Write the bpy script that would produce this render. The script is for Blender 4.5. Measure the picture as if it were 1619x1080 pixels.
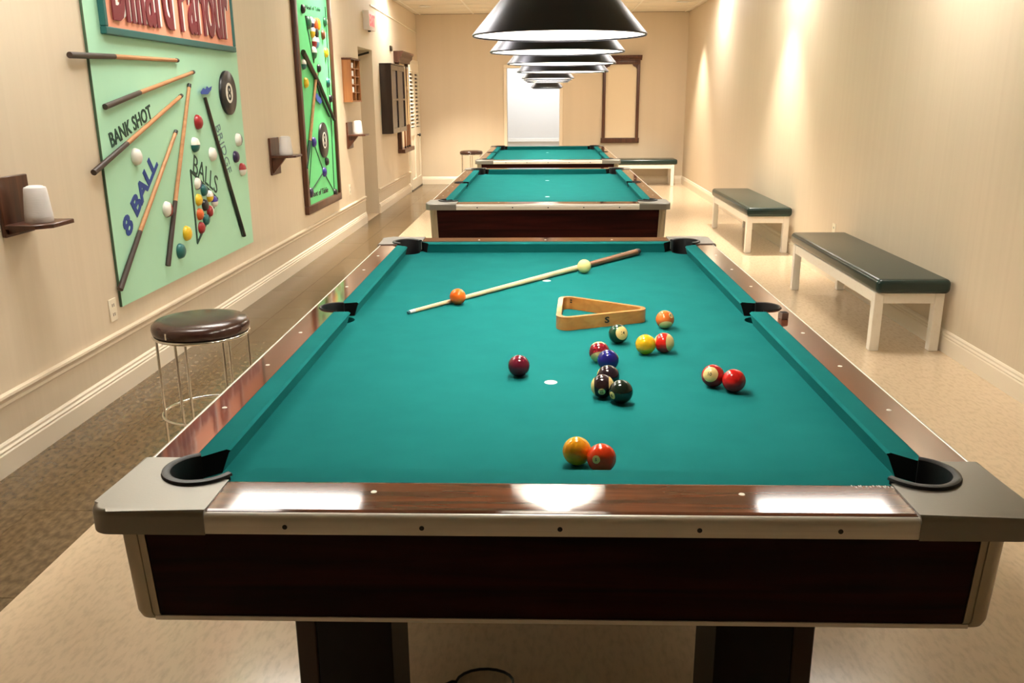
import bpy, bmesh, math, random
from mathutils import Vector, Matrix
PI = math.pi
random.seed(7)
for o in list(bpy.data.objects):
    bpy.data.objects.remove(o)
S = bpy.context.scene
COL = S.collection

# ------------------------------------------------------------------ camera
FPX = 1363.767
CAM = Vector((-0.0081, -2.7370, 1.4798))
PITCH, YAW, ROLL = 0.276206, 0.040609, -0.007421
Fv = Vector((-math.sin(YAW)*math.cos(PITCH), math.cos(YAW)*math.cos(PITCH), -math.sin(PITCH)))
_r = Vector((math.cos(YAW), math.sin(YAW), 0)); _u = _r.cross(Fv)
Rv = math.cos(ROLL)*_r + math.sin(ROLL)*_u
Uv = -math.sin(ROLL)*_r + math.cos(ROLL)*_u
cam = bpy.data.cameras.new('camera'); cam.sensor_width = 36; cam.lens = FPX/1619*36
cam.clip_start = 0.05
co = bpy.data.objects.new('camera', cam); COL.objects.link(co)
m = Matrix((Rv, Uv, -Fv)).transposed().to_4x4(); m.translation = CAM
co.matrix_world = m
S.camera = co

def ray(u, v): return Fv + Rv*((u-809.5)/FPX) - Uv*((v-540)/FPX)
def onx(u, v, x): d = ray(u, v); return CAM + d*((x-CAM.x)/d.x)
def ony(u, v, y): d = ray(u, v); return CAM + d*((y-CAM.y)/d.y)
def onz(u, v, z): d = ray(u, v); return CAM + d*((z-CAM.z)/d.z)

# ------------------------------------------------------------------ world, exposure
w = bpy.data.worlds.new('world'); S.world = w; w.use_nodes = True
w.node_tree.nodes['Background'].inputs[0].default_value = (1, .95, .88, 1)
w.node_tree.nodes['Background'].inputs[1].default_value = 0.0
S.view_settings.view_transform = 'Standard'; S.view_settings.look = 'None'
S.view_settings.gamma = 1; S.view_settings.use_curve_mapping = False
S.view_settings.exposure = 0.99
BULB, TROFFER, SPOTW, HALL = 116.0, 12.5, 230.0, 10.0

# ------------------------------------------------------------------ materials
MATS = {}
def mat(name, col, rough=.5, metal=0, spec=.5, coat=0, emit=None, estr=0, noise=None, bump=None, coords='Object'):
    """noise = (scale xyz, colour2, contrast lo, hi, detail); bump = (scale xyz, strength, distance)"""
    if name in MATS: return MATS[name]
    mt = bpy.data.materials.new(name); mt.use_nodes = True
    nt = mt.node_tree; b = nt.nodes['Principled BSDF']
    b.inputs['Base Color'].default_value = (*col, 1)
    b.inputs['Roughness'].default_value = rough
    b.inputs['Metallic'].default_value = metal
    b.inputs['Specular IOR Level'].default_value = spec
    b.inputs['Coat Weight'].default_value = coat
    b.inputs['Coat Roughness'].default_value = .04
    if emit:
        b.inputs['Emission Color'].default_value = (*emit, 1); b.inputs['Emission Strength'].default_value = estr
    if noise or bump:
        tc = nt.nodes.new('ShaderNodeTexCoord')
    if noise:
        sc, c2, lo, hi, det = noise
        mp = nt.nodes.new('ShaderNodeMapping'); mp.inputs['Scale'].default_value = sc
        nz = nt.nodes.new('ShaderNodeTexNoise'); nz.inputs['Scale'].default_value = 1; nz.inputs['Detail'].default_value = det
        cr = nt.nodes.new('ShaderNodeValToRGB')
        cr.color_ramp.elements[0].position = lo; cr.color_ramp.elements[0].color = (*col, 1)
        cr.color_ramp.elements[1].position = hi; cr.color_ramp.elements[1].color = (*c2, 1)
        nt.links.new(tc.outputs[coords], mp.inputs[0]); nt.links.new(mp.outputs[0], nz.inputs['Vector'])
        nt.links.new(nz.outputs['Fac'], cr.inputs[0]); nt.links.new(cr.outputs[0], b.inputs['Base Color'])
    if bump:
        sc, st, dist = bump
        mp = nt.nodes.new('ShaderNodeMapping'); mp.inputs['Scale'].default_value = sc
        nz = nt.nodes.new('ShaderNodeTexNoise'); nz.inputs['Scale'].default_value = 1; nz.inputs['Detail'].default_value = 3
        bp = nt.nodes.new('ShaderNodeBump'); bp.inputs['Strength'].default_value = st; bp.inputs['Distance'].default_value = dist
        nt.links.new(tc.outputs[coords], mp.inputs[0]); nt.links.new(mp.outputs[0], nz.inputs['Vector'])
        nt.links.new(nz.outputs['Fac'], bp.inputs['Height']); nt.links.new(bp.outputs[0], b.inputs['Normal'])
    MATS[name] = mt
    return mt

def wood(name, dark, light, axis, rough=.25, coat=0, freq=14, spec=.5):
    """grain running along axis 0/1/2"""
    if name in MATS: return MATS[name]
    mt = bpy.data.materials.new(name); mt.use_nodes = True
    nt = mt.node_tree; b = nt.nodes['Principled BSDF']
    tc = nt.nodes.new('ShaderNodeTexCoord'); mp = nt.nodes.new('ShaderNodeMapping')
    sc = [freq*2.2]*3; sc[axis] = freq*.14; mp.inputs['Scale'].default_value = sc
    n1 = nt.nodes.new('ShaderNodeTexNoise'); n1.inputs['Scale'].default_value = 1; n1.inputs['Detail'].default_value = 6; n1.inputs['Distortion'].default_value = .8
    cr = nt.nodes.new('ShaderNodeValToRGB')
    cr.color_ramp.elements[0].position = .3; cr.color_ramp.elements[0].color = (*dark, 1)
    cr.color_ramp.elements[1].position = .72; cr.color_ramp.elements[1].color = (*light, 1)
    nt.links.new(tc.outputs['Object'], mp.inputs[0]); nt.links.new(mp.outputs[0], n1.inputs['Vector'])
    nt.links.new(n1.outputs['Fac'], cr.inputs[0]); nt.links.new(cr.outputs[0], b.inputs['Base Color'])
    b.inputs['Roughness'].default_value = rough; b.inputs['Coat Weight'].default_value = coat
    b.inputs['Coat Roughness'].default_value = .03; b.inputs['Specular IOR Level'].default_value = spec
    MATS[name] = mt
    return mt

WALL = (.72, .605, .455)
mat('wall', WALL, .62, noise=((7, 30, .25), (.695, .582, .434), .3, .7, 2), bump=((60, 60, 1.2), .10, .004))
mat('ceiling', (.80, .73, .60), .85, noise=((60, 60, 60), (.68, .61, .49), .45, .8, 3))
mat('grid', (.85, .8, .7), .5)
mat('trim', (.88, .77, .61), .35)
mat('floor', (.71, .55, .375), .15, noise=((60, 22, 60), (.58, .445, .30), .45, .75, 4), bump=((5, 5, 5), .03, .01))
mat('darktile', (.085, .052, .022), .17, noise=((48, 26, 48), (.19, .125, .06), .35, .75, 4), bump=((6, 6, 6), .05, .01))
mat('gap_shade', (.05, .035, .02), .7)  # dark brown for the shade painted behind the louvre slats
mat('felt', (.0065, .127, .127), .95, spec=.04, noise=((9, 9, 9), (.008, .139, .138), .3, .7, 3), bump=((900, 900, 900), .12, .001))
mat('feltspot', (.62, .72, .66), .8)
wood('rail_x', (.045, .012, .006), (.17, .052, .022), 0, .07, 0, 12)
wood('rail_y', (.055, .017, .009), (.17, .052, .024), 1, .07, .2, 12)
wood('apron_x', (.0025, .0007, .0006), (.034, .0050, .0035), 0, .40, 0, 10, .10)
wood('apron_y', (.0025, .0007, .0006), (.034, .0050, .0035), 1, .40, 0, 10, .10)
mat('post', (.40, .36, .28), .40, .9)
mat('alu', (.84, .80, .73), .38, .35, noise=((3, 3, 200), (.78, .74, .67), .3, .7, 2))
mat('casting', (.27, .255, .225), .46, .85, bump=((220, 220, 220), .12, .001))
mat('groove', (.08, .07, .06), .5, .6)
mat('rubber', (.006, .006, .007), .45, bump=((300, 300, 300), .35, .001))
mat('pocket', (.004, .004, .004), .9, spec=.1)
mat('pearl', (.85, .82, .72), .25)
mat('black', (.006, .006, .006), .35)
mat('legwood', (.004, .002, .002), .4, spec=.25)
mat('legtrim', (.035, .018, .010), .40, .2)
mat('shade', (.075, .075, .09), .32, 1)
mat('shade_in', (.92, .90, .86), .6)
mat('bulb', (1, 1, 1), .5, emit=(1, .92, .80), estr=BULB)
mat('cord', (.02, .02, .02), .5)
mat('troffer', (1, 1, 1), .5, emit=(1, .95, .88), estr=TROFFER)
mat('halllight', (1, 1, 1), .5, emit=(.86, .93, 1), estr=HALL)
mat('white_metal', (.82, .80, .76), .4)
mat('bench_white', (.90, .84, .74), .42, noise=((30, 30, 30), (.84, .76, .64), .55, .8, 3))
mat('vinyl_green', (.008, .026, .022), .24, bump=((90, 90, 90), .08, .002))
mat('vinyl_brown', (.035, .012, .009), .22, noise=((14, 14, 14), (.065, .030, .020), .35, .7, 4), bump=((60, 60, 60), .08, .002))
mat('chrome', (.72, .70, .66), .12, 1)
mat('worn', (.75, .68, .58), .7)
mat('board_green', (.45, .80, .575), .55, noise=((3, 3, 3), (.42, .76, .545), .3, .7, 3))
mat('board_edge', (.05, .10, .05), .6)
mat('board2_green', (.14, .68, .26), .5, noise=((3, 3, 3), (.125, .63, .235), .3, .7, 3))
mat('salmon', (.86, .36, .23), .55)
mat('sign_teal', (.018, .115, .105), .5)
mat('sign_red', (.175, .012, .022), .45)
mat('letter_white', (.85, .82, .78), .5)
mat('ink_green', (.008, .045, .028), .6)
mat('ink_blue', (.018, .055, .27), .6)
mat('ink_slate', (.16, .27, .27), .6)
mat('ink_black', (.012, .014, .012), .6)
wood('cue_tan', (.42, .185, .075), (.58, .29, .125), 1, .45)
mat('cue_dark', (.045, .026, .018), .45)
mat('cue_black', (.012, .014, .012), .4)
mat('bridge_blue', (.015, .075, .40), .4)
for n, c in dict(white=(.82, .80, .73), red=(.34, .018, .022), maroon=(.13, .012, .022), teal=(.012, .13, .125), yellow=(.80, .52, .02), purple=(.03, .018, .07), orange=(.72, .12, .02), blue=(.045, .035, .30), pblack=(.010, .010, .011), green=(.02, .13, .06), ltblue=(.16, .42, .62), brown=(.16, .05, .02)).items():
    mat('paint_'+n, c, .35)
wood('holder_wood', (.040, .012, .006), (.115, .038, .016), 2, .32)
mat('chalk', (.80, .76, .74), .9, bump=((25, 25, 260), .5, .002))
wood('box_wood', (.26, .095, .028), (.42, .18, .06), 2, .4)
wood('frame_wood', (.050, .016, .007), (.115, .042, .020), 2, .35)
wood('cabinet_wood', (.012, .005, .004), (.030, .012, .008), 2, .22, .3)
mat('cab_glass', (.075, .06, .065), .18)
mat('panel_cream', (.84, .70, .50), .5)
mat('door_white', (.80, .72, .58), .45)
mat('door_grey', (.66, .60, .47), .5)
mat('louvre', (.84, .77, .64), .45)
mat('dark_metal', (.03, .025, .02), .35, .8)
mat('exit_body', (.78, .70, .66), .5)
mat('exit_red', (.85, .06, .06), .5, emit=(1, .10, .10), estr=.9)
mat('plate', (.86, .78, .62), .4)
mat('hall_wall', (.80, .80, .80), .7)
wood('rack_wood', (.47, .165, .032), (.64, .28, .065), 0, .3, .3, 16)
mat('shaft', (.80, .62, .36), .35)
wood('cue_butt', (.20, .075, .030), (.36, .16, .075), 2, .25, .5, 20)
mat('ferrule', (.80, .84, .80), .4)
mat('cue_tip', (.03, .16, .20), .8)
mat('chalk_cube', (.03, .02, .018), .8)
mat('chalk_paper', (.16, .10, .075), .6)

# ------------------------------------------------------------------ mesh helpers
def link(name, me, material=None, parent=None):
    o = bpy.data.objects.new(name, me); COL.objects.link(o)
    if material and not me.materials: me.materials.append(MATS[material])
    if parent: o.parent = parent
    return o
def fin(name, bm, material, parent=None, smooth=None):
    bmesh.ops.recalc_face_normals(bm, faces=bm.faces)
    me = bpy.data.meshes.new(name); bm.to_mesh(me); bm.free()
    if smooth is not None:
        me.polygons.foreach_set('use_smooth', [True]*len(me.polygons))
        me.set_sharp_from_angle(angle=math.radians(smooth))
    return link(name, me, material, parent)
def box(bm, x0, x1, y0, y1, z0, z1, bev=0, seg=2):
    r = bmesh.ops.create_cube(bm, size=1)
    vs = r['verts']
    for v in vs:
        v.co = Vector((x0+(v.co.x+.5)*(x1-x0), y0+(v.co.y+.5)*(y1-y0), z0+(v.co.z+.5)*(z1-z0)))
    if bev:
        es = list({e for v in vs for e in v.link_edges})
        bmesh.ops.bevel(bm, geom=es, offset=bev, segments=seg, affect='EDGES', profile=.5)
    return vs
def boxo(name, material, parent, x0, x1, y0, y1, z0, z1, bev=0, seg=2):
    bm = bmesh.new(); box(bm, x0, x1, y0, y1, z0, z1, bev, seg)
    return fin(name, bm, material, parent, 40 if bev else None)
def prism(bm, pts, z0, z1, bev_top=0, seg=3, bev_filter=None):
    """plan polygon extruded in z; optional bevel of the top edges"""
    lo = [bm.verts.new((x, y, z0)) for x, y in pts]; hi = [bm.verts.new((x, y, z1)) for x, y in pts]
    bm.faces.new(lo[::-1]); bm.faces.new(hi)
    n = len(pts)
    for i in range(n): bm.faces.new((lo[i], lo[(i+1) % n], hi[(i+1) % n], hi[i]))
    if bev_top:
        bm.edges.ensure_lookup_table()
        es = []
        for i in range(n):
            a, b = hi[i], hi[(i+1) % n]
            if bev_filter and not (bev_filter(a.co) and bev_filter(b.co)): continue
            for e in a.link_edges:
                if b in e.verts: es.append(e)
        bmesh.ops.bevel(bm, geom=es, offset=bev_top, segments=seg, affect='EDGES', profile=.5)
def extr(bm, prof, axis, a, b, fix=None):
    """profile of (p,q) swept along axis 0 (p->y,q->z) or 1 (p->x,q->z), from a to b"""
    def P(p, q, t): return (t, p, q) if axis == 0 else (p, t, q)
    A = [bm.verts.new(P(p, q, a)) for p, q in prof]; B = [bm.verts.new(P(p, q, b)) for p, q in prof]
    n = len(prof); bm.faces.new(A); bm.faces.new(B[::-1])
    for i in range(n): bm.faces.new((A[i], B[i], B[(i+1) % n], A[(i+1) % n]))
def lathe(bm, prof, n=32, a0=0, a1=2*PI, cen=(0, 0), closed=False):
    full = abs(a1-a0-2*PI) < 1e-6
    k = n if full else n+1
    rings = []
    for i in range(k):
        a = a0+(a1-a0)*i/n; c, s = math.cos(a), math.sin(a)
        rings.append([bm.verts.new((cen[0]+r*c, cen[1]+r*s, z)) for r, z in prof])
    L = len(prof)
    for i in range(n):
        A, B = rings[i], rings[(i+1) % k]
        for j in range(L if closed else L-1):
            try: bm.faces.new((A[j], B[j], B[(j+1) % L], A[(j+1) % L]))
            except ValueError: pass
    if closed and not full:
        bm.faces.new(rings[0]); bm.faces.new(rings[-1][::-1])
    bmesh.ops.remove_doubles(bm, verts=bm.verts, dist=1e-6)
def tube(bm, pts, rad, n=10, caps=True, closed=False):
    """swept circle along pts; rad number or list"""
    pts = [Vector(p) for p in pts]; N = len(pts)
    rads = rad if isinstance(rad, (list, tuple)) else [rad]*N
    rings = []; up = None
    for i, p in enumerate(pts):
        if closed: t = pts[(i+1) % N]-pts[i-1]
        else: t = pts[min(i+1, N-1)]-pts[max(i-1, 0)]
        t.normalize()
        if up is None:
            up = Vector((0, 0, 1)) if abs(t.z) < .9 else Vector((1, 0, 0))
        a = t.cross(up); a.normalize(); b = a.cross(t); b.normalize(); up = b
        rings.append([bm.verts.new(p+(a*math.cos(2*PI*k/n)+b*math.sin(2*PI*k/n))*rads[i]) for k in range(n)])
    for i in range(N if closed else N-1):
        A, B = rings[i], rings[(i+1) % N]
        for k in range(n): bm.faces.new((A[k], A[(k+1) % n], B[(k+1) % n], B[k]))
    if caps and not closed:
        bm.faces.new(rings[0][::-1]); bm.faces.new(rings[-1])
def tubeo(name, material, parent, pts, rad, n=10, closed=False):
    bm = bmesh.new(); tube(bm, pts, rad, n, True, closed); return fin(name, bm, material, parent, 50)
def rot_to(o, p0, p1):
    """place an object modelled along +z from the origin so that it runs from p0 to p1"""
    o.location = p0; o.rotation_mode = 'QUATERNION'
    o.rotation_quaternion = (Vector(p1)-Vector(p0)).to_track_quat('Z', 'Y')
def arc(cx, cy, r, a0, a1, n):
    return [(cx+r*math.cos(math.radians(a0+(a1-a0)*i/n)), cy+r*math.sin(math.radians(a0+(a1-a0)*i/n))) for i in range(n+1)]
def rounded_poly(pts, r, n=5):
    out = []; N = len(pts)
    for i in range(N):
        p = Vector(pts[i]); a = (Vector(pts[i-1])-p).normalized(); b = (Vector(pts[(i+1) % N])-p).normalized()
        ang = a.angle(b); d = r/math.tan(ang/2); c = p+(a+b).normalized()*(r/math.sin(ang/2))
        s = p+a*d-c; e = p+b*d-c
        a0 = math.atan2(s.y, s.x); a1 = math.atan2(e.y, e.x)
        da = (a1-a0+PI) % (2*PI)-PI
        out += [(c.x+r*math.cos(a0+da*k/n), c.y+r*math.sin(a0+da*k/n)) for k in range(n+1)]
    return out

def thing(name, label, cat, loc=(0, 0, 0), rz=0, group=None):
    o = bpy.data.objects.new(name, None); COL.objects.link(o); o.empty_display_size = .1
    o.location = loc; o.rotation_euler = (0, 0, rz); tag(o, label, cat, group); return o
def tag(o, label, cat, group=None):
    o['label'] = label; o['category'] = cat
    if group: o['group'] = group
    return o
def struct(o, label=None):
    o['kind'] = 'structure'
    if label: o['label'] = label
    return o
def dup(root, loc, rz, label=None):
    r = root.copy(); COL.objects.link(r); r.location = loc; r.rotation_euler = (0, 0, rz)
    if label: r['label'] = label
    for ch in root.children:
        c = ch.copy(); COL.objects.link(c); c.parent = r
        for g in ch.children:
            d = g.copy(); COL.objects.link(d); d.parent = c
    return r

_tc = {}
def text_data(s, bold=0.0, depth=.02):
    k = (s, bold, depth)
    if k in _tc: return _tc[k]
    cu = bpy.data.curves.new('lettering', 'FONT'); cu.body = s; cu.size = 1; cu.offset = bold; cu.extrude = depth; cu.resolution_u = 3
    o = bpy.data.objects.new('lettering', cu); COL.objects.link(o)
    bpy.context.view_layer.update()
    me = bpy.data.meshes.new_from_object(o.evaluated_get(bpy.context.evaluated_depsgraph_get()))
    V = [v.co.copy() for v in me.vertices]; Fc = [tuple(p.vertices) for p in me.polygons]
    bpy.data.objects.remove(o); bpy.data.curves.remove(cu); bpy.data.meshes.remove(me)
    x0 = min(v.x for v in V); x1 = max(v.x for v in V); y0 = min(v.y for v in V); y1 = max(v.y for v in V)
    V = [((v.x-x0)/(x1-x0), (v.y-y0)/(y1-y0), v.z/depth) for v in V]
    _tc[k] = (V, Fc); return _tc[k]
def lettering(name, s, material, parent, bl, br, tl, thick, bold=0.0):
    V, Fc = text_data(s, bold)
    bl, br, tl = Vector(bl), Vector(br), Vector(tl); ex, ey = br-bl, tl-bl; nz = ex.cross(ey).normalized()
    me = bpy.data.meshes.new(name)
    me.from_pydata([bl+ex*a+ey*b+nz*(c*thick) for a, b, c in V], [], Fc); me.update()
    return link(name, me, material, parent)

# ------------------------------------------------------------------ the room
XL, XR, YB, YF, ZC = -2.228, 2.368, 12.70, -9.0, 2.83
DY0, DY1, DZ = 7.87, 8.72, 2.065       # doorway in the left wall
HX0, HX1, HZ = -.690, .215, 1.955      # doorway in the back wall

bm = bmesh.new()
box(bm, -1.645, XR, YF, YB, -.06, 0); box(bm, XL, -1.645, YF, YB, -.06, -.006)
box(bm, HX0, HX1, YB, YB+.12, -.06, 0)
box(bm, XL-.65, XL, DY0, DY1, -.06, 0)
floor = struct(fin('floor', bm, 'floor'), 'glossy beige tiled floor')
# dark tile strip: two rows of square tiles laid one by one
tw = (-1.645-XL)/2
bm = bmesh.new(); box(bm, 0, tw-.0016, 0, .2905, -.0055, 0, .0006, 1)
t0 = fin('tile', bm, 'darktile', floor); ty = -2.2; first = True
while ty < YB-.01:
    for k in range(2):
        o = t0 if first else t0.copy()
        if not first: COL.objects.link(o); o.parent = floor
        first = False
        o.location = (XL+k*tw+.0008, ty, random.uniform(-.0004, .0004))
        o.scale.y = min(1, (YB-ty)/.2905)
    ty += .292
bm = bmesh.new()
box(bm, XL-.65, XL, YF, DY0, 0, ZC); box(bm, XL-.65, XL, DY1, YB, 0, ZC); box(bm, XL-.65, XL, DY0, DY1, DZ, ZC)
struct(fin('wall_left', bm, 'wall'))
struct(boxo('wall_right', 'wall', None, XR, XR+.15, YF, YB, 0, ZC))
bm = bmesh.new()
box(bm, XL-.25, HX0, YB, YB+.12, 0, ZC); box(bm, HX1, XR+.15, YB, YB+.12, 0, ZC); box(bm, HX0, HX1, YB, YB+.12, HZ, ZC)
struct(fin('wall_back', bm, 'wall'))
struct(boxo('wall_front', 'wall', None, XL-.25, XR+.15, YF-.15, YF, 0, ZC))

# hall seen through the back doorway
struct(boxo('floor_hall', 'floor', None, -2.2, 1.8, YB+.12, 14.5, -.06, 0))
struct(boxo('wall_hall', 'hall_wall', None, -2.2, 1.8, 14.5, 14.6, 0, 2.6))
struct(boxo('wall_hall_left', 'hall_wall', None, -2.3, -2.2, YB+.12, 14.6, 0, 2.6))
struct(boxo('wall_hall_right', 'hall_wall', None, 1.8, 1.9, YB+.12, 14.6, 0, 2.6))
struct(boxo('ceiling_hall', 'ceiling', None, -2.3, 1.9, YB+.12, 14.6, 2.6, 2.7))
bm = bmesh.new()
extr(bm, [(14.5, .63), (14.48, .63), (14.465, .645), (14.475, .68), (14.48, .70), (14.5, .705)], 0, -2.2, 1.8)
struct(fin('trim_4', bm, 'white_metal'))
hl = thing('ceiling_light', 'flat light panel on the ceiling of the hall behind the doorway', 'ceiling light', (-.2, 13.5, 2.6))
boxo('frame', 'white_metal', hl, -.62, .62, -.32, .32, -.05, 0); boxo('diffuser', 'halllight', hl, -.59, .59, -.29, .29, -.056, -.05)

# ceiling with lay-in tiles; lights take the place of some tiles
struct_c = struct(boxo('ceiling', 'ceiling', None, XL-.25, XR+.15, YF, YB+.12, ZC+.03, ZC+.12))
TWX, TWY = 1.2, .6
TROF = [(-1.70, .63)]+[(sx, y) for y in (2.43, 6.03, 9.63) for sx in (-1.70, 1.85)]  # panel over the stool and the two far rows added to brighten the room
bm = bmesh.new(); box(bm, .012, TWX-.012, .012, TWY-.012, 0, .02)
tl0 = fin('ceiling_tile', bm, 'ceiling', struct_c); first = True
grid = bmesh.new()
cols = [(XL, -2.15), (-2.15, -1.25), (-1.25, .05), (.05, 1.40), (1.40, 2.30), (2.30, XR)]
ry = 2.13-.6*19
while ry < YB-.02:
    ry1 = min(ry+.6, YB)
    if ry1 > YF:
        r0 = max(ry, YF)
        for (c0, c1) in cols:
            if any(c0 < tx < c1 and r0 < tyy < ry1 for tx, tyy in TROF): continue
            o = tl0 if first else tl0.copy()
            if not first: COL.objects.link(o); o.parent = struct_c
            first = False
            o.location = (c0, r0, ZC+.004); o.scale = ((c1-c0)/TWX, (ry1-r0)/TWY, 1)
        box(grid, XL, XR, r0-.012, r0+.012, ZC, ZC+.03)
    ry += .6
for c in (-2.15, -1.25, .05, 1.40, 2.30): box(grid, c-.012, c+.012, YF, YB, ZC-.0005, ZC+.029)
fin('ceiling_grid', grid, 'grid', struct_c)

# baseboards (stepped profile) and the chair rail
def base_prof(x, s): return [(x, 0), (x+s*.018, 0), (x+s*.018, .088), (x+s*.014, .095), (x+s*.016, .103), (x+s*.010, .112), (x+s*.010, .122), (x+s*.004, .130), (x, .132)]
def chair_prof(x, s): return [(x, .272), (x+s*.010, .272), (x+s*.014, .280), (x+s*.008, .290), (x+s*.012, .300), (x+s*.022, .312), (x+s*.020, .322), (x, .326)]
bm = bmesh.new(); extr(bm, base_prof(XL, 1), 1, YF, DY0-.02); extr(bm, base_prof(XL, 1), 1, DY1+.02, 11.44)
struct(fin('baseboard_left', bm, 'trim'))
bm = bmesh.new(); extr(bm, base_prof(XR, -1), 1, YF, YB); struct(fin('baseboard_right', bm, 'trim'))
bm = bmesh.new(); extr(bm, base_prof(YB, -1), 0, XL, HX0-.06); extr(bm, base_prof(YB, -1), 0, HX1+.06, XR)
struct(fin('baseboard_back', bm, 'trim'))
bm = bmesh.new(); extr(bm, chair_prof(XL, 1), 1, YF, DY0-.02); extr(bm, chair_prof(XL, 1), 1, DY1+.02, 11.44)
struct(fin('trim_1', bm, 'wall'), 'cream moulding along the left wall')
# casing of the back doorway
bm = bmesh.new()
box(bm, HX0-.055, HX0, YB-.022, YB+.13, 0, HZ, .004); box(bm, HX1, HX1+.055, YB-.022, YB+.13, 0, HZ, .004); box(bm, HX0-.055, HX1+.055, YB-.022, YB+.13, HZ, HZ+.06, .004)
struct(fin('trim_2', bm, 'trim'), 'cream casing around the back doorway')
# recessed door in the left wall
bm = bmesh.new()
box(bm, XL-.50, XL-.42, DY0-.001, DY0+.04, 0, DZ); box(bm, XL-.50, XL-.42, DY1-.04, DY1+.001, 0, DZ); box(bm, XL-.50, XL-.42, DY0+.04, DY1-.04, DZ-.04, DZ+.001)
struct(fin('trim_3', bm, 'door_grey'), 'door frame in the alcove of the left wall')
d1 = struct(boxo('door_1', 'door_grey', None, XL-.50, XL-.455, DY0+.042, DY1-.042, .008, DZ-.042, .003), 'door set back in the left wall')
boxo('door_closer', 'dark_metal', d1, XL-.455, XL-.40, DY1-.36, DY1-.12, DZ-.12, DZ-.06, .006)
tubeo('closer_arm', 'dark_metal', d1, [(XL-.43, DY1-.20, DZ-.09), (XL-.20, DY1-.06, DZ-.075), (XL-.03, DY1-.03, DZ-.028)], .013)
kb = bmesh.new(); bmesh.ops.create_uvsphere(kb, u_segments=14, v_segments=10, radius=.028); bmesh.ops.translate(kb, verts=kb.verts, vec=(XL-.43, DY0+.12, .95))
fin('door_handle', kb, 'dark_metal', d1, 60)

# louvred folding door at the far end of the left wall
LY0, LY1, LZ = 11.49, 12.64, 2.03
d2 = struct(bpy.data.objects.new('door_2', None), 'white louvred folding door beside the back wall'); COL.objects.link(d2)
bm = bmesh.new(); box(bm, XL, XL+.02, LY0-.05, LY0, 0, LZ+.05); box(bm, XL, XL+.02, LY1, LY1+.05, 0, LZ+.05); box(bm, XL, XL+.02, LY0, LY1, LZ, LZ+.05)
fin('door_frame', bm, 'louvre', d2)
hw = (LY1-LY0)/2
for k in range(2):
    a, b = LY0+k*hw+.003, LY0+(k+1)*hw-.003
    bm = bmesh.new()
    for (y0, y1, z0, z1) in ((a, a+.09, .02, LZ-.005), (b-.09, b, .02, LZ-.005), (a+.09, b-.09, .02, .18), (a+.09, b-.09, .88, 1.0), (a+.09, b-.09, LZ-.14, LZ-.005)):
        box(bm, XL+.004, XL+.03, y0, y1, z0, z1)
    box(bm, XL+.004, XL+.018, a+.09, b-.09, .18, .88)
    leaf = fin('door_panel', bm, 'louvre', d2)
    bm = bmesh.new(); z = 1.02
    while z < LZ-.16:
        vs = box(bm, XL+.008, XL+.013, a+.088, b-.088, z, z+.034)
        for v in vs:
            if v.co.z < z+.02: v.co.x += .016
        z += .060
    boxo('slat_gap_shade', 'gap_shade', leaf, XL+.002, XL+.006, a+.088, b-.088, 1.0, LZ-.14)  # added dark sheet; shade between the slats is in its colour
    sl = fin('louvre_slats', bm, 'louvre', leaf); sl['kind'] = 'stuff'
tubeo('knob', 'dark_metal', d2, [(XL+.03, 12.25, .875), (XL+.055, 12.25, .875), (XL+.06, 12.25, .875), (XL+.085, 12.25, .875)], [.012, .012, .028, .024], 14)
boxo('door_sweep', 'black', d2, XL+.004, XL+.032, LY0, LY1, .0, .02)

# ------------------------------------------------------------------ ceiling lights
for i, (tx, tyy) in enumerate(TROF):
    side = 'on the %s side, over %s' % (('mural', 'bench')[tx > 0], {.63: 'the worn brown stool, added fill', 2.43: 'the gap behind the first table', 6.03: 'the middle table, added fill', 9.63: 'the last table, added fill'}[tyy])
    t = thing('ceiling_light', 'recessed ceiling light panel '+side, 'ceiling light', (tx, tyy, ZC))
    bm = bmesh.new()
    for (a, b, c, d) in ((-.445, .445, -.295, -.275), (-.445, .445, .275, .295), (-.445, -.425, -.275, .275), (.425, .445, -.275, .275)): box(bm, a, b, c, d, -.004, .02)
    fin('frame', bm, 'white_metal', t)
    boxo('diffuser', 'troffer', t, -.425, .425, -.275, .275, .004, .012)
DOWN = [(2.00, 6.2, 'bench wall near the far bench'), (2.02, 11.1, 'bench wall by the back corner'), (-1.88, 11.35, 'mural wall by the louvred door'), (-1.88, 6.3, 'mural wall by the framed game board')]
for dx, dy, wh in DOWN:
    t = thing('downlight', 'round recessed downlight close to the '+wh, 'ceiling light', (dx, dy, ZC))
    bm = bmesh.new(); lathe(bm, [(.078, .0), (.10, -.003), (.10, -.006), (.076, -.008)], 28, closed=True); fin('trim_ring', bm, 'white_metal', t, 40)
    bm = bmesh.new(); lathe(bm, [(.0, -.002), (.072, -.002), (.072, -.005), (0, -.005)], 24); fin('lamp_face', bm, 'shade_in', t, 40)
    ld = bpy.data.lights.new('downlight_lamp', 'SPOT'); ld.energy = SPOTW; ld.color = (1, .90, .74); ld.spot_size = math.radians(84); ld.spot_blend = .7; ld.shadow_soft_size = .05
    lo = bpy.data.objects.new('downlight_lamp', ld); COL.objects.link(lo); lo.parent = t; lo.location = (0, 0, -.03)
    lo.rotation_euler = (0, math.radians(12 if dx > 0 else -12), 0)

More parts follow.
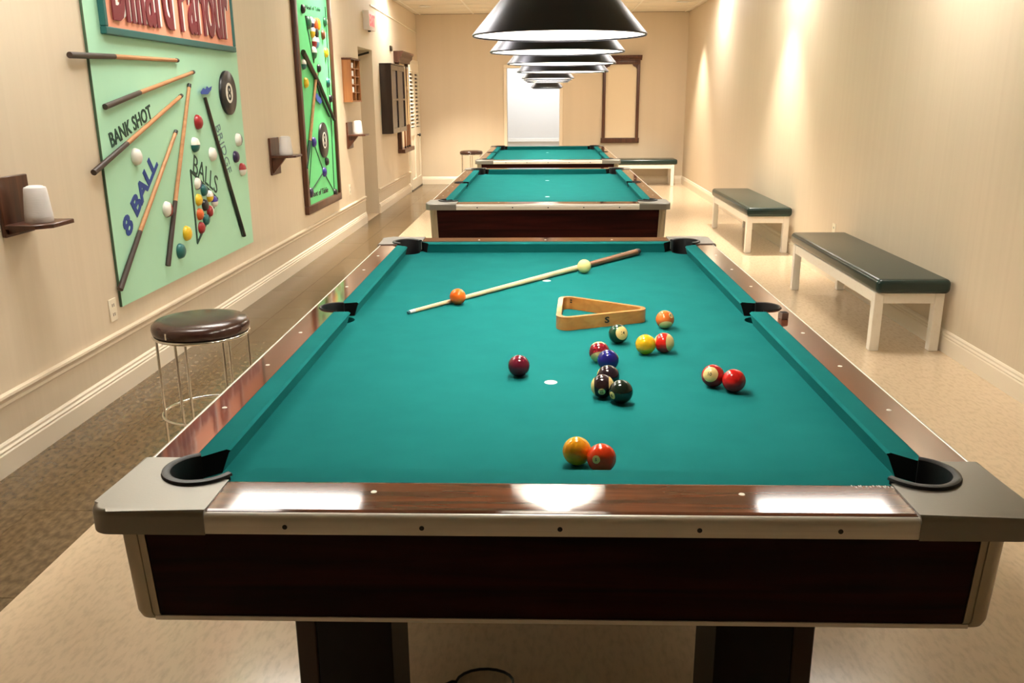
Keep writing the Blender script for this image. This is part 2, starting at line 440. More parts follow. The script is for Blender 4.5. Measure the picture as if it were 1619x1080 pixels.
# ------------------------------------------------------------------ pool tables
ZB = .775; ZN = ZB+.0405; ZR = ZB+.044
def make_table(label):
    T = thing('pool_table', label, 'pool table')
    # bed with pocket cut-outs
    def cornerarc(sx, sy):
        pts = arc(.650, 1.290, .058, -39, -219, 12)
        return [(sx*x, sy*y) for x, y in pts]
    q = []
    q += cornerarc(1, 1)                              # right-far, going from right edge to far edge
    q += cornerarc(-1, 1)[::-1]
    q += [(-x, y) for x, y in arc(.690, 0, .052, 96, 264, 12)]
    q += cornerarc(-1, -1)
    q += cornerarc(1, -1)[::-1]
    q += arc(.690, 0, .052, 264, 96, 12)
    bm = bmesh.new(); prism(bm, q, ZB-.03, ZB); bed = fin('bed', bm, 'felt', T)
    for yy in (-.635, .635):
        bm = bmesh.new(); lathe(bm, [(0, 0), (.0155, 0), (.017, -.0008)], 20); s = fin('spot', bm, 'feltspot', bed); s.location = (0, yy, ZB+.0009)
    # cushions: (nose, top, back) section, mitred ends
    def cushion(along_y, sgn, a, b, ma, mb):
        """nose from a to b along the rail; ma/mb how far the back runs past the nose"""
        n0, bk = (.635, .690) if along_y else (1.270, 1.332)
        sec = [(n0, ZN+.001), (n0+.006, ZN+.0055), (bk, ZR), (bk, ZB), (n0+.0155, ZB), (n0+.003, ZN-.003)]
        bm = bmesh.new(); ends = []
        for t, mm in ((a, ma), (b, mb)):
            ring = []
            for p, z in sec:
                f = (p-n0)/(bk-n0); tt = t+mm*f
                ring.append(bm.verts.new((sgn*p, tt, z) if along_y else (tt, sgn*p, z)))
            ends.append(ring)
        A, B = ends; k = len(sec)
        bm.faces.new(A).material_index = 1; bm.faces.new(B[::-1]).material_index = 1
        for i in range(k): bm.faces.new((A[i], B[i], B[(i+1) % k], A[(i+1) % k]))
        c = fin('cushion', bm, 'felt', T); c.data.materials.append(MATS['pocket'])
    for s in (1, -1):
        cushion(True, s, .066, 1.27-.086, -.008, .050); cushion(True, s, -1.27+.086, -.066, -.050, .008)
        cushion(False, s, -.635+.086, .635-.086, -.040, .040)
    # wooden rails
    for s in (1, -1):
        pr = [(1.332, ZB+.009), (1.332, ZR+.0005), (1.338, ZR+.0018), (1.440, ZR+.0018), (1.4465, ZR+.0006), (1.450, ZR-.003), (1.450, ZB+.009)]
        bm = bmesh.new(); extr(bm, [(s*p, z) for p, z in pr], 0, -.586, .586); fin('end_rail', bm, 'rail_x', T)
        pts = [(.690, -1.236), (.770, -1.236), (.770, 1.236), (.690, 1.236)] + arc(.692, 0, .060, 92, -92, 16)
        pts = [(s*x, y) for x, y in pts]
        bm = bmesh.new(); prism(bm, pts, ZB+.009, ZR+.001, .006, 3, lambda c: abs(c.x) > .765); fin('side_rail', bm, 'rail_y', T)
        # aluminium edge trim with bolts
        tp = [(1.4495, .783), (1.4575, .783), (1.4590, .787), (1.4590, .806), (1.4575, .8135), (1.4530, .8180), (1.4485, .8190), (1.4470, .8175), (1.4495, .812)]
        bm = bmesh.new(); extr(bm, [(s*p, z) for p, z in tp], 0, -.586, .586); tr = fin('edge_trim', bm, 'alu', T, 35)
        for bx in (-.455, -.2275, 0, .2275, .455):
            b = bmesh.new(); tube(b, [(bx+.004, s*1.4585, .7975), (bx+.004, s*1.4600, .7975)], .0042, 12); fin('bolt', b, 'black', tr)
        tp = [(p-.6795, z) for p, z in tp]
        bm = bmesh.new(); extr(bm, [(s*p, z) for p, z in tp], 1, -1.236, 1.236); tr = fin('edge_trim', bm, 'alu', T, 35)
        for by in (-1.0, -.6, -.2, .2, .6, 1.0):
            b = bmesh.new(); tube(b, [(s*.7790, by, .7975), (s*.7805, by, .7975)], .0042, 12); fin('bolt', b, 'black', tr)
        for dx in (-.3175, 0, .3175):
            b = bmesh.new(); lathe(b, [(0, .0008), (.0050, .0008), (.0058, 0)], 14); o = fin('diamond_sight', b, 'pearl', T); o.location = (dx, s*1.373, ZR+.0017)
        for dy in (-.9525, -.635, -.3175, .3175, .635, .9525):
            b = bmesh.new(); lathe(b, [(0, .0008), (.0050, .0008), (.0058, 0)], 14); o = fin('diamond_sight', b, 'pearl', T); o.location = (s*.729, dy, ZR+.001)
        # side pocket
        a0 = -100 if s > 0 else 80
        bm = bmesh.new(); lathe(bm, [(.050, ZB-.02), (.058, ZB-.02), (.0595, ZR), (.0560, ZR+.0055), (.052, ZR+.004), (.050, ZR-.004)], 20, math.radians(a0), math.radians(a0+200), (s*.692, 0), True)
        fin('pocket_liner', bm, 'rubber', T, 50)
        bm = bmesh.new(); lathe(bm, [(0, .62), (.052, .62), (.056, .64), (.056, ZB-.012), (.058, ZB-.012), (.058, .638), (.053, .618), (0, .618)], 20, cen=(s*.692, 0)); fin('pocket_cup', bm, 'pocket', T, 50)
    # corner castings and pockets
    for sx in (1, -1):
        for sy in (1, -1):
            P = [(.586, 1.333), (.586, 1.460)] + arc(.748, 1.422, .038, 90, 0, 7) + [(.786, 1.236), (.692, 1.236)] + arc(.650, 1.290, .0665, -52, 142, 16)
            P = [(sx*x, sy*y) for x, y in P]
            bm = bmesh.new(); prism(bm, P, .782, ZR+.005, .010, 4, lambda c: abs(c.x) > .77 or abs(c.y) > 1.44)
            cs = fin('corner_casting', bm, 'casting', T, 30)
            cen = (sx*.650, sy*1.290); mid = math.degrees(math.atan2(sy, sx))
            bm = bmesh.new(); lathe(bm, [(.055, ZB-.025), (.064, ZB-.025), (.066, ZR+.004), (.0715, ZR+.006), (.070, ZR+.0105), (.062, ZR+.0125), (.056, ZR+.009), (.055, ZR)], 30, math.radians(mid-112), math.radians(mid+112), cen, True)
            fin('pocket_liner', bm, 'rubber', T, 50)
            bm = bmesh.new(); lathe(bm, [(0, .60), (.052, .60), (.060, .625), (.060, ZB-.012), (.062, ZB-.012), (.062, .623), (.053, .598), (0, .598)], 24, cen=cen); fin('pocket_cup', bm, 'pocket', T, 50)
            # corner post, ribbed aluminium, slightly tapered
            def post(ins):
                X, Y = .768-ins, 1.402-ins
                o = [(X-.048, Y), (X-.038, Y), (X-.037, Y-.002), (X-.035, Y-.002), (X-.034, Y), (X-.024, Y)]
                o += [(X-.024+.024*math.cos(a), Y-.024+.024*math.sin(a)) for a in [math.radians(75-15*i) for i in range(5)]]
                o += [(X, Y-.024), (X, Y-.034), (X-.002, Y-.035), (X-.002, Y-.037), (X, Y-.038), (X, Y-.048), (X-.03, Y-.048), (X-.048, Y-.03)]
                return [(sx*x, sy*y) for x, y in o]
            bm = bmesh.new(); hi = [bm.verts.new((x, y, .782)) for x, y in post(0)]; md = [bm.verts.new((x, y, .590)) for x, y in post(.007)]; lo = [bm.verts.new((x, y, .577)) for x, y in post(.011)]
            n = len(hi); bm.faces.new(hi); bm.faces.new(lo[::-1])
            for A, B in ((md, hi), (lo, md)):
                for i in range(n): bm.faces.new((A[i], A[(i+1) % n], B[(i+1) % n], B[i]))
            fin('corner_post', bm, 'post', T, 30)
            # leg
            x0, x1, y0, y1 = .352, .562, .895, 1.105
            L = boxo('leg', 'legwood', T, *sorted((sx*x0, sx*(x1-.044))), *sorted((sy*y0, sy*y1)), .02, .62, .002, 1)
            boxo('leg_strip', 'legtrim', L, *sorted((sx*(x1-.044), sx*x1)), *sorted((sy*y0, sy*(y1+.003))), .02, .62, .003, 1)
            boxo('foot', 'dark_metal', L, *sorted((sx*(x0+.03), sx*(x1-.03))), *sorted((sy*(y0+.03), sy*(y1-.03))), 0, .02)
    for s in (1, -1):
        bm = bmesh.new(); extr(bm, [(s*1.3995, .783), (s*1.3915, .584), (s*1.36, .584), (s*1.36, .783)], 0, -.722, .722); fin('apron', bm, 'apron_x', T)
        bm = bmesh.new(); extr(bm, [(s*.7655, .783), (s*.7575, .584), (s*.73, .584), (s*.73, .783)], 1, -1.356, 1.356); fin('apron', bm, 'apron_y', T)
        boxo('bottom_trim', 'alu', T, -.722, .722, *sorted((s*1.36, s*1.3945)), .576, .584)
        boxo('bottom_trim', 'alu', T, *sorted((s*.73, s*.7605)), -1.356, 1.356, .576, .584)
    boxo('slate_base', 'black', T, -.73, .73, -1.36, 1.36, .590, .600)
    return T
T1 = make_table('pool table with balls, cue and wooden triangle on its green cloth')
T1.rotation_euler = (0, 0, .0085)
T2 = dup(T1, (0, 4.27, 0), 0, 'bare pool table standing between the two other pool tables')
T3 = dup(T1, (.005, 8.2, 0), 0, 'bare pool table standing next to the back wall')
bpy.context.view_layer.update()
# worn white marks on the near rail of the first table
bm = bmesh.new()
for k in range(22):
    x = .512+.075*random.random(); y = -1.336-.006*random.random()
    box(bm, x, x+random.uniform(.0012, .0025), y-.0035, y+.002, ZR-.0003, ZR+.0022)
fin('worn_print', bm, 'letter_white', T1)

# ------------------------------------------------------------------ balls
def ball_mat(name, col, stripe, circle, X, Z):
    mt = bpy.data.materials.new(name); mt.use_nodes = True; nt = mt.node_tree; b = nt.nodes['Principled BSDF']
    b.inputs['Roughness'].default_value = .06; b.inputs['Coat Weight'].default_value = .0; b.inputs['Coat Roughness'].default_value = .02
    cream = (.90, .66, .27)
    tc = nt.nodes.new('ShaderNodeTexCoord'); 
    def dot(ax):
        d = nt.nodes.new('ShaderNodeVectorMath'); d.operation = 'DOT_PRODUCT'; d.inputs[1].default_value = ax; nt.links.new(tc.outputs['Object'], d.inputs[0]); return d.outputs['Value']
    cur = None
    def mix(fac, c2, prev):
        mx = nt.nodes.new('ShaderNodeMix'); mx.data_type = 'RGBA'
        nt.links.new(fac, mx.inputs[0])
        if prev is None: mx.inputs[6].default_value = (*col, 1)
        else: nt.links.new(prev, mx.inputs[6])
        mx.inputs[7].default_value = (*c2, 1); return mx.outputs[2]
    if stripe:
        ab = nt.nodes.new('ShaderNodeMath'); ab.operation = 'ABSOLUTE'; nt.links.new(dot(Z), ab.inputs[0])
        gt = nt.nodes.new('ShaderNodeMath'); gt.operation = 'GREATER_THAN'; gt.inputs[1].default_value = .0286*stripe; nt.links.new(ab.outputs[0], gt.inputs[0])
        cur = mix(gt.outputs[0], cream, cur)
    if circle:
        gt = nt.nodes.new('ShaderNodeMath'); gt.operation = 'GREATER_THAN'; gt.inputs[1].default_value = .0286*math.cos(math.radians(circle)); nt.links.new(dot(X), gt.inputs[0])
        cur = mix(gt.outputs[0], cream, cur)
    if cur is None: b.inputs['Base Color'].default_value = (*col, 1)
    else: nt.links.new(cur, b.inputs['Base Color'])
    return mt
bm = bmesh.new(); bmesh.ops.create_uvsphere(bm, u_segments=40, v_segments=24, radius=.02858)
for f in bm.faces: f.smooth = True
ball_me = bpy.data.meshes.new('ball'); bm.to_mesh(ball_me); bm.free()
def to_cam(p): return (CAM-Vector(p)).normalized()
def ball(label, xy, col, stripe=0, circle=19, num=None, face=None, up=None, numsize=.16):
    """face = direction of the number (local +x); up = direction of the stripe's pole (local +z)"""
    X = Vector(face or (.3, .5, .8)).normalized(); Z = Vector(up or (0, 0, 1)).normalized()
    if stripe: X = (X-Z*X.dot(Z)).normalized()       # the stripe's pole decides
    else: Z = (Z-X*Z.dot(X)).normalized()
    Y = Z.cross(X)
    me = ball_me.copy(); me.materials.append(ball_mat('ball_'+label.split(' ')[0], col, stripe, circle, X, Z))
    o = link('billiard_ball', me); o.location = (xy[0], xy[1], ZB+.0290)
    tag(o, label, 'billiard ball', 'billiard balls on the cloth')
    if num:
        V, Fc = text_data(num, .02)
        wd = numsize*(.62 if len(num) == 1 else 1.15); nm = bpy.data.meshes.new('numeral'); vv = []
        for sg in (1,):
            vv += [(X*sg+Y*(sg*(a-.5)*wd*2)+Z*((b-.5)*numsize*2)).normalized()*(.02858*1.006+.00006*c) for a, b, c in V]
        nm.from_pydata(vv, [], list(Fc)); nm.update()
        link('numeral', nm, 'ink_black', o)
    return o
B_RED, B_ORG, B_YEL = (.62, .02, .012), (.85, .18, .012), (.95, .50, .015)
C = Vector
ball('maroon ball lying alone beside the white spot on the cloth', (-.078, -.587), (.13, .008, .022), 0, 19, '7', (.2, .9, .4))
ball('orange and cream striped ball lying alone beside the tip of the wooden triangle', (.366, -.094), (.78, .17, .03), .68, 18, '13', (.2, .4, .9), (.05, -.70, -.71))
ball('yellow ball touching the red and cream striped ball', (.274, -.380), B_YEL, 0, 19, '1', (-.3, .5, .8))
ball('red and cream striped ball touching the yellow ball', (.3285, -.3615), B_RED, .52, 18, '11', (0, .3, .95), (.85, -.45, .15))
ball('dark green ball with large cream number circle just in front of the wooden triangle', (.206, -.269), (.012, .052, .026), 0, 44, '14', (.40, -.82, .34), None, .17)
ball('maroon and cream striped ball at the back of the row of dark balls', (.139, -.457), (.23, .012, .020), .50, 18, '15', (.9, .6, .2), (.05, -.74, -.66))
ball('blue ball in the row between a maroon striped ball and dark balls', (.158, -.533), (.014, .012, .15), 0, 18, '2', (.25, -.75, -.60))
ball('blackish ball in the row between the blue ball and a cream-sided dark ball', (.1485, -.672), (.016, .006, .012), 0, 20, '8', (-.9, .1, .4))
ball('dark brown ball with cream sides touching the dark green ball', (.130, -.748), (.022, .010, .012), .62, 18, '12', (-.12, -.93, -.18), (.95, -.15, .1), .12)
ball('very dark green ball at the front of the row of dark balls', (.171, -.7885), (.008, .016, .010), 0, 20, '6', (-.80, -.58, -.15))
ball('red ball with large cream number circle touching the plain red ball', (.411, -.663), (.36, .012, .012), 0, 42, '10', (-.45, -.80, .42), None, .15)
ball('plain red ball touching the red ball with a large cream circle', (.4555, -.700), (.55, .010, .010), 0, 19, '3', (.5, .5, .6))
ball('golden orange ball close to the edge of the near rail', (.0545, -1.148), (.95, .38, .010), 0, 19, '9', (.2, .6, .7))
ball('red orange ball with small number circle touching the golden ball at the rail', (.101, -1.182), (.80, .05, .010), 0, 17, '5', (-.42, -.84, .25), None, .11)
ball('bright orange ball resting against the thin end of the cue', (-.3185, .2225), (.82, .14, .012), 0, 19, '4', (.2, .8, .5))
ball('cream cue ball resting beside the thick end of the cue', (.150, .790), (.84, .72, .30), 0, 0)

# ------------------------------------------------------------------ cue on the table
p0 = Vector((-.475, .074, ZB+.0072)); p1 = Vector((.420, 1.224, ZB+.0155)); Lc = (p1-p0).length
def make_cue(label, L, group=None):
    t = thing('pool_cue', label, 'pool cue', group=group); t.rotation_mode = 'QUATERNION'
    def seg(nm, mt, pr):
        bm = bmesh.new(); lathe(bm, [(r, z) for r, z in pr], 16); return fin(nm, bm, mt, t, 40)
    seg('tip', 'cue_tip', [(0, 0), (.0045, .001), (.0063, .005), (.0063, .009)])
    seg('ferrule', 'ferrule', [(.0064, .009), (.0066, .034)])
    J = L*.715
    seg('shaft', 'shaft', [(.0066, .034), (.0085, L*.3), (.0110, L*.6), (.0116, J)])
    seg('butt', 'cue_butt', [(.0117, J), (.0135, L*.86), (.0148, L-.028)])
    seg('bumper', 'rubber', [(.0148, L-.028), (.0150, L-.012), (.013, L-.001), (0, L)])
    return t
cue = make_cue('pool cue lying across the green cloth of the first pool table', Lc)
cue.location = p0; cue.rotation_quaternion = (p1-p0).to_track_quat('Z', 'Y')

# ------------------------------------------------------------------ triangle rack
rk = thing('triangle_rack', 'light wooden ball triangle lying on the green cloth', 'ball rack', (.137, .016, ZB+.0006))
cor = [Vector((.137, .016))+(Vector(c)-Vector((.137, .016)))*1.14 for c in ((.036, -.125), (.327, -.003), (.050, .178))]
cor = [c-Vector((.137, .016)) for c in cor]
out = rounded_poly([tuple(c) for c in cor], .034, 6)
cen = sum(cor, Vector((0, 0)))/3
inn0 = [cen+(c-cen)*(1-.026/(c-cen).length*1.15) for c in cor]
inn = rounded_poly([tuple(c) for c in inn0], .021, 6)
bm = bmesh.new(); n = len(out); H = .042
ol = [bm.verts.new((x, y, 0)) for x, y in out]; oh = [bm.verts.new((x, y, H)) for x, y in out]
il = [bm.verts.new((x, y, 0)) for x, y in inn]; ih = [bm.verts.new((x, y, H)) for x, y in inn]
for i in range(n):
    j = (i+1) % n
    bm.faces.new((ol[i], ol[j], oh[j], oh[i])); bm.faces.new((il[j], il[i], ih[i], ih[j])); bm.faces.new((oh[i], oh[j], ih[j], ih[i])); bm.faces.new((ol[j], ol[i], il[i], il[j]))
fin('frame', bm, 'rack_wood', rk, 40)
a, b = cor[0], cor[1]; dr = (b-a).normalized(); nr = Vector((dr.y, -dr.x)); c0 = a+dr*.17+nr*.0008
lettering('maker_mark', 'S', 'ink_black', rk, (c0.x, c0.y, .012), (c0.x+dr.x*.016, c0.y+dr.y*.016, .012), (c0.x, c0.y, .032), .0006, .03)
a, b = cor[2], cor[1]; dr = (b-a).normalized(); nr = Vector((dr.y, -dr.x)); c0 = a+dr*.05+nr*.0155
lettering('maker_mark', 'F', 'ink_black', rk, (c0.x, c0.y, .014), (c0.x+dr.x*.012, c0.y+dr.y*.012, .014), (c0.x, c0.y, .034), .0006, .03)

# chalk cube on the rail
ck = thing('chalk_cube', 'small dark chalk cube on the right rail by the side pocket', 'chalk', (.718, -.146, ZR+.0016), .3)
boxo('paper_wrap', 'chalk_paper', ck, -.0115, .0115, -.0115, .0115, 0, .020, .001, 1); boxo('chalk_top', 'chalk_cube', ck, -.0095, .0095, -.0095, .0095, .019, .0225, .002, 2)

# cord on the floor under the first table
pts = [Vector((-.33, -.90, .005)), Vector((-.29, -.84, .005)), Vector((-.25, -.81, .005))]
pts += [Vector((-.165+.075*math.cos(a), -.815+.055*math.sin(a), .005+.0006*i)) for i, a in enumerate([math.radians(175-18*k) for k in range(19)])]
tag(tubeo('cord', 'black', None, pts, .004, 8), 'thin black looped cord on the floor under the first pool table', 'cord')

# ------------------------------------------------------------------ pendant lamps over the tables
def make_lamp(label, loc):
    t = thing('pendant_lamp', label, 'pendant lamp', loc, group='pendant lamps over the pool tables')
    def sc(b): bmesh.ops.scale(b, vec=(.9, .9, .9), verts=b.verts)
    bm = bmesh.new(); lathe(bm, [(.200, .000), (.2015, .003), (.200, .006), (.120, .098), (.080, .142), (.072, .150), (.072, .148), (.080, .139), (.120, .095), (.198, .004)], 56); sc(bm); fin('shade', bm, 'shade', t, 40)
    bm = bmesh.new(); lathe(bm, [(.1965, .0035), (.119, .092), (.079, .135), (.0, .138)], 56); sc(bm); fin('reflector', bm, 'shade_in', t, 60)
    bm = bmesh.new(); lathe(bm, [(.073, .145), (.073, .175), (.060, .195), (.035, .205), (.035, .235), (.012, .245), (0, .245)], 32); sc(bm); fin('neck', bm, 'shade', t, 35)
    bm = bmesh.new(); bmesh.ops.create_uvsphere(bm, u_segments=20, v_segments=14, radius=.044); bmesh.ops.translate(bm, verts=bm.verts, vec=(0, 0, .075)); sc(bm); fin('bulb', bm, 'bulb', t, 80)
    bm = bmesh.new(); lathe(bm, [(.018, .137), (.018, .110), (.014, .108)], 16); sc(bm); fin('socket', bm, 'white_metal', t, 40)
    H = ZC-loc[2]
    tubeo('stem', 'cord', t, [(0, 0, .217), (0, 0, H-.03)], .007)
    bm = bmesh.new(); lathe(bm, [(.0, H-.04), (.02, H-.04), (.055, H-.012), (.06, H), (0, H)], 24); fin('ceiling_cup', bm, 'shade', t, 40)
    return t
names = ['over the pool table with the balls', 'over the middle pool table', 'over the last pool table']
LAMPS = [[(.018, -.835, 1.600), (.020, -.295, 1.593), (.041, .279, 1.583), (.055, .838, 1.572)],
         [(.0, y, 1.598) for y in (3.43, 3.99, 4.55, 5.11)],
         [(-.005, y, 1.580) for y in (7.36, 7.92, 8.48, 9.04)]]
over = ['above the row of dark balls', 'above the yellow ball by the triangle', 'above the thin part of the cue', 'above the cream cue ball']
for k, L in enumerate(LAMPS):
    for i, p in enumerate(L): make_lamp('black cone pendant lamp with white inside hanging '+(over[i] if k == 0 else names[k]), p)

# ------------------------------------------------------------------ benches
def make_bench(label, L, W):
    """long axis along y, origin at the floor under the centre"""
    t = thing('bench', label, 'bench')
    hx, hy = W/2, L/2
    boxo('seat_cushion', 'vinyl_green', t, -hx-.012, hx+.012, -hy-.05, hy+.05, .357, .445, .030, 5)
    for sx in (1, -1):
        for sy in (1, -1): boxo('leg', 'bench_white', t, *sorted((sx*hx, sx*(hx-.055))), *sorted((sy*hy, sy*(hy-.055))), 0, .357, .003, 1)
        boxo('seat_frame', 'bench_white', t, *sorted((sx*(hx-.004), sx*(hx-.035))), -hy+.055, hy-.055, .292, .357)
    for sy in (1, -1): boxo('seat_frame', 'bench_white', t, -hx+.055, hx-.055, *sorted((sy*(hy-.004), sy*(hy-.035))), .292, .357)
    return t
b1 = make_bench('white bench with dark green vinyl seat standing beside the pool table with balls', 1.75, .405)
b1.location = (2.130, 3.175, 0)
b2 = dup(b1, (2.130, 6.545, 0), 0, 'white bench with dark green vinyl seat standing beside the middle pool table')
b3 = dup(b1, (1.285, 12.44, 0), PI/2, 'white bench with dark green vinyl seat standing against the back wall')

# ------------------------------------------------------------------ stools
def make_stool(label, loc):
    t = thing('stool', label, 'stool', loc)
    bm = bmesh.new(); lathe(bm, [(0, .566), (.180, .566), (.190, .576), (.193, .591), (.190, .606), (.177, .618), (.13, .627), (0, .631)], 44); st = fin('seat', bm, 'vinyl_brown', t, 60)
    for s in (0,):
        b = boxo('worn_patch', 'worn', st, -.003, .003, -.0015, .0015, -.012, .012); a = math.radians(248); b.location = (.1920*math.cos(a), .1920*math.sin(a), .590); b.rotation_euler = (0, 0, a+PI/2)
    R = .178
    tubeo('seat_ring', 'chrome', t, [(R*1.04*math.cos(a), R*1.04*math.sin(a), .562) for a in [2*PI*i/40 for i in range(40)]], .007, 8, True)
    tubeo('foot_ring', 'chrome', t, [((R+.007)*math.cos(a), (R+.007)*math.sin(a), .225) for a in [2*PI*i/40 for i in range(40)]], .0055, 8, True)
    for k in range(6):
        a = math.radians(17+60*k); c, s = math.cos(a), math.sin(a)
        L = tubeo('leg', 'chrome', t, [(R*c, R*s, .565), (R*c, R*s, .006)], .0058, 8)
        tubeo('foot_cap', 'black', L, [(R*c, R*s, 0), (R*c, R*s, .02)], .008, 10)
    return t
s1 = make_stool('round stool with worn brown seat and chrome rod legs below the mural', (-1.415, .620, 0))
s2 = dup(s1, (-1.262, 11.95, 0), .4, 'round stool with dark seat and chrome legs standing near the back wall')

# ------------------------------------------------------------------ the big mural board on the left wall
XP = XL+.012; XPF = XP+.001
mu = thing('mural_board', 'pale green painted board with cues, balls and lettering on the left wall', 'sign', (XL, 2.6, .44))
def rel(o, root):          # geometry below is given in world coordinates
    o.location = -Vector(root.location)
    return o
def yz(u, v, x=XPF): return onx(u, v, x)
rel(boxo('board', 'board_green', mu, XL+.002, XP, 1.562, 3.655, .441, 2.62), mu)
bm = bmesh.new(); box(bm, XL+.0015, XP+.0006, 1.557, 1.562, .441, 2.62); rel(fin('board_edge', bm, 'board_edge', mu), mu)
# sign
sg = rel(boxo('sign_panel', 'salmon', mu, XP, XP+.022, 1.735, 3.535, 1.830, 2.36), mu)
bm = bmesh.new()
for (a, b, c, d) in ((1.705, 3.565, 1.795, 1.832), (1.705, 3.565, 2.358, 2.395), (1.705, 1.737, 1.832, 2.358), (3.533, 3.565, 1.832, 2.358)): box(bm, XP, XP+.032, a, b, c, d, .004, 1)
fin('sign_frame', bm, 'sign_teal', sg)
def wallq(y0, z0, dy, dz, x): return (x, y0, z0), (x, y0+dy, z0), (x, y0, z0+dz)
q = wallq(1.830, 1.872, 1.66, .43, XP+.026); lettering('lettering_shadow', 'Billiard Parlour', 'letter_white', sg, *q, .002, .026)
q = wallq(1.795, 1.862, 1.66, .43, XP+.032); lettering('lettering', 'Billiard Parlour', 'sign_red', sg, *q, .003, .018)
def px_text(nm, s, mt, root, bl, br, tl, x, thick=.002, bold=0):
    return rel(lettering(nm, s, mt, root, onx(*bl, x), onx(*br, x), onx(*tl, x), thick, bold), root)
px_text('lettering', 'BANK SHOT', 'ink_green', mu, (177, 234), (241, 186), (171, 211), XPF, .002, .015)
px_text('lettering', '8 BALL', 'ink_blue', mu, (204, 378), (250, 261), (192, 355), XPF, .002, .035)
px_text('lettering', 'BALLS', 'ink_green', mu, (305, 273), (343, 307), (306.5, 244), XPF, .002, -.008)
px_text('lettering', 'BRIDGE', 'ink_slate', mu, (340.5, 200), (360.5, 276), (347, 196), XPF, .002, -.01)
def wall_cue(root, butt, joint, tip, r, mats=('cue_tan', 'cue_dark', 'cue_black'), nm='mounted_cue', xw=None):
    x = (xw or XPF)+r*.9
    A, J, Tp = onx(*butt, x), onx(*joint, x), onx(*tip, x)
    o = rel(tubeo(nm, mats[0], root, [J, Tp-(Tp-J)*.03], [r*.95, r*.8], 12), root)
    h = tubeo('butt', mats[1], o, [A, J], [r*1.15, r], 12)
    if mats[2]: tubeo('tip', mats[2], o, [Tp-(Tp-J)*.03, Tp], [r*.95, r*.9], 12)
    return o
CR = .0130
wall_cue(mu, (110, 87), (181, 89.5), (281, 95.5), CR)
wall_cue(mu, (166, 169), (221, 146.5), (306, 114), CR)
wall_cue(mu, (148, 273), (201, 227), (287, 151), CR)
wall_cue(mu, (190, 458), (221.5, 366), (278.5, 207), CR)
wall_cue(mu, (265.7, 420), (277.3, 318), (299.5, 133), CR)
wall_cue(mu, (386, 373), (365, 300), (323, 150), CR, ('cue_dark', 'cue_black', None), 'mounted_bridge')
# bridge head
hd = [(317, 146), (321, 139), (325, 141), (327, 136), (330, 139), (335, 136), (334, 142), (329, 149), (318, 149)]
bm = bmesh.new(); f = [onx(u, v, XPF+.006) for u, v in hd]; g = [onx(u, v, XPF+.022) for u, v in hd]
fa = [bm.verts.new(p) for p in f]; ga = [bm.verts.new(p) for p in g]; bm.faces.new(fa[::-1]); bm.faces.new(ga)
for i in range(len(fa)): j = (i+1) % len(fa); bm.faces.new((fa[i], fa[j], ga[j], ga[i]))
rel(fin('bridge_head', bm, 'bridge_blue', mu), mu)
def disc(root, c, r, th, mt, nm, x, seg=32, dome=True):
    """turned disc standing out of the wall along +x"""
    bm = bmesh.new(); pr = [(0, th), (r*.55, th*.93), (r*.85, th*.68), (r, th*.2), (r, 0)] if dome else [(0, th), (r-.003, th), (r, th-.003), (r, 0)]
    lathe(bm, pr, seg)
    for v in bm.verts: v.co = Vector((x+v.co.z, c.y+v.co.x, c.z+v.co.y))
    return rel(fin(nm, bm, mt, root, 50), root)
def eight(root, u, v, r, x, size):
    c = onx(u, v, x)
    d = disc(root, c, r, .018, 'paint_pblack', 'eight_ball_disc', x, 40, False)
    bm = bmesh.new(); lathe(bm, [(0, .0008), (r*.46, .0008), (r*.46, 0)], 32)
    for vv in bm.verts: vv.co = Vector((x+.0182+vv.co.z, c.y+vv.co.x, c.z+vv.co.y))
    fin('white_circle', bm, 'paint_white', d)
    s = size; lettering('numeral', '8', 'ink_black', d, (x+.0196, c.y-s*.32, c.z-s*.5), (x+.0196, c.y+s*.32, c.z-s*.5), (x+.0196, c.y-s*.32, c.z+s*.5), .0006, .02)
eight(mu, 358.5, 147, .147, XPF, .10)
def dome(root, u, v, r, col, col2=None, ang=0, x=XPF, th=None):
    c = onx(u, v, x); d = disc(root, c, r, th or r*.7, 'paint_'+col, 'painted_ball', x, 26)
    if col2:     # raised cap of the second colour: half of a slightly larger dome
        bm = bmesh.new(); R = r*1.012; T = (th or r*.7)*1.012
        pr = [(0, T), (R*.55, T*.93), (R*.85, T*.68), (R, T*.2), (R, 0)]
        lathe(bm, pr, 14, math.radians(ang), math.radians(ang+180))
        for vv in bm.verts: vv.co = Vector((x+.0005+vv.co.z, c.y+vv.co.x, c.z+vv.co.y))
        fin('painted_half', bm, 'paint_'+col2, d, 50)
BR = .046
for a in [(213.5, 248, BR, 'white'), (311.5, 193, BR, 'red'), (306.5, 229, BR, 'teal', 'white', 0), (334, 244, BR, 'white'), (375, 221, BR, 'white', 'teal', 270), (371.5, 248, BR*.9, 'purple'), (381.5, 268, BR, 'white', 'red', 0), (262.5, 331, BR, 'white', 'red', 250), (294, 369, BR, 'yellow'), (284, 397, BR, 'teal')]:
    dome(mu, *a)
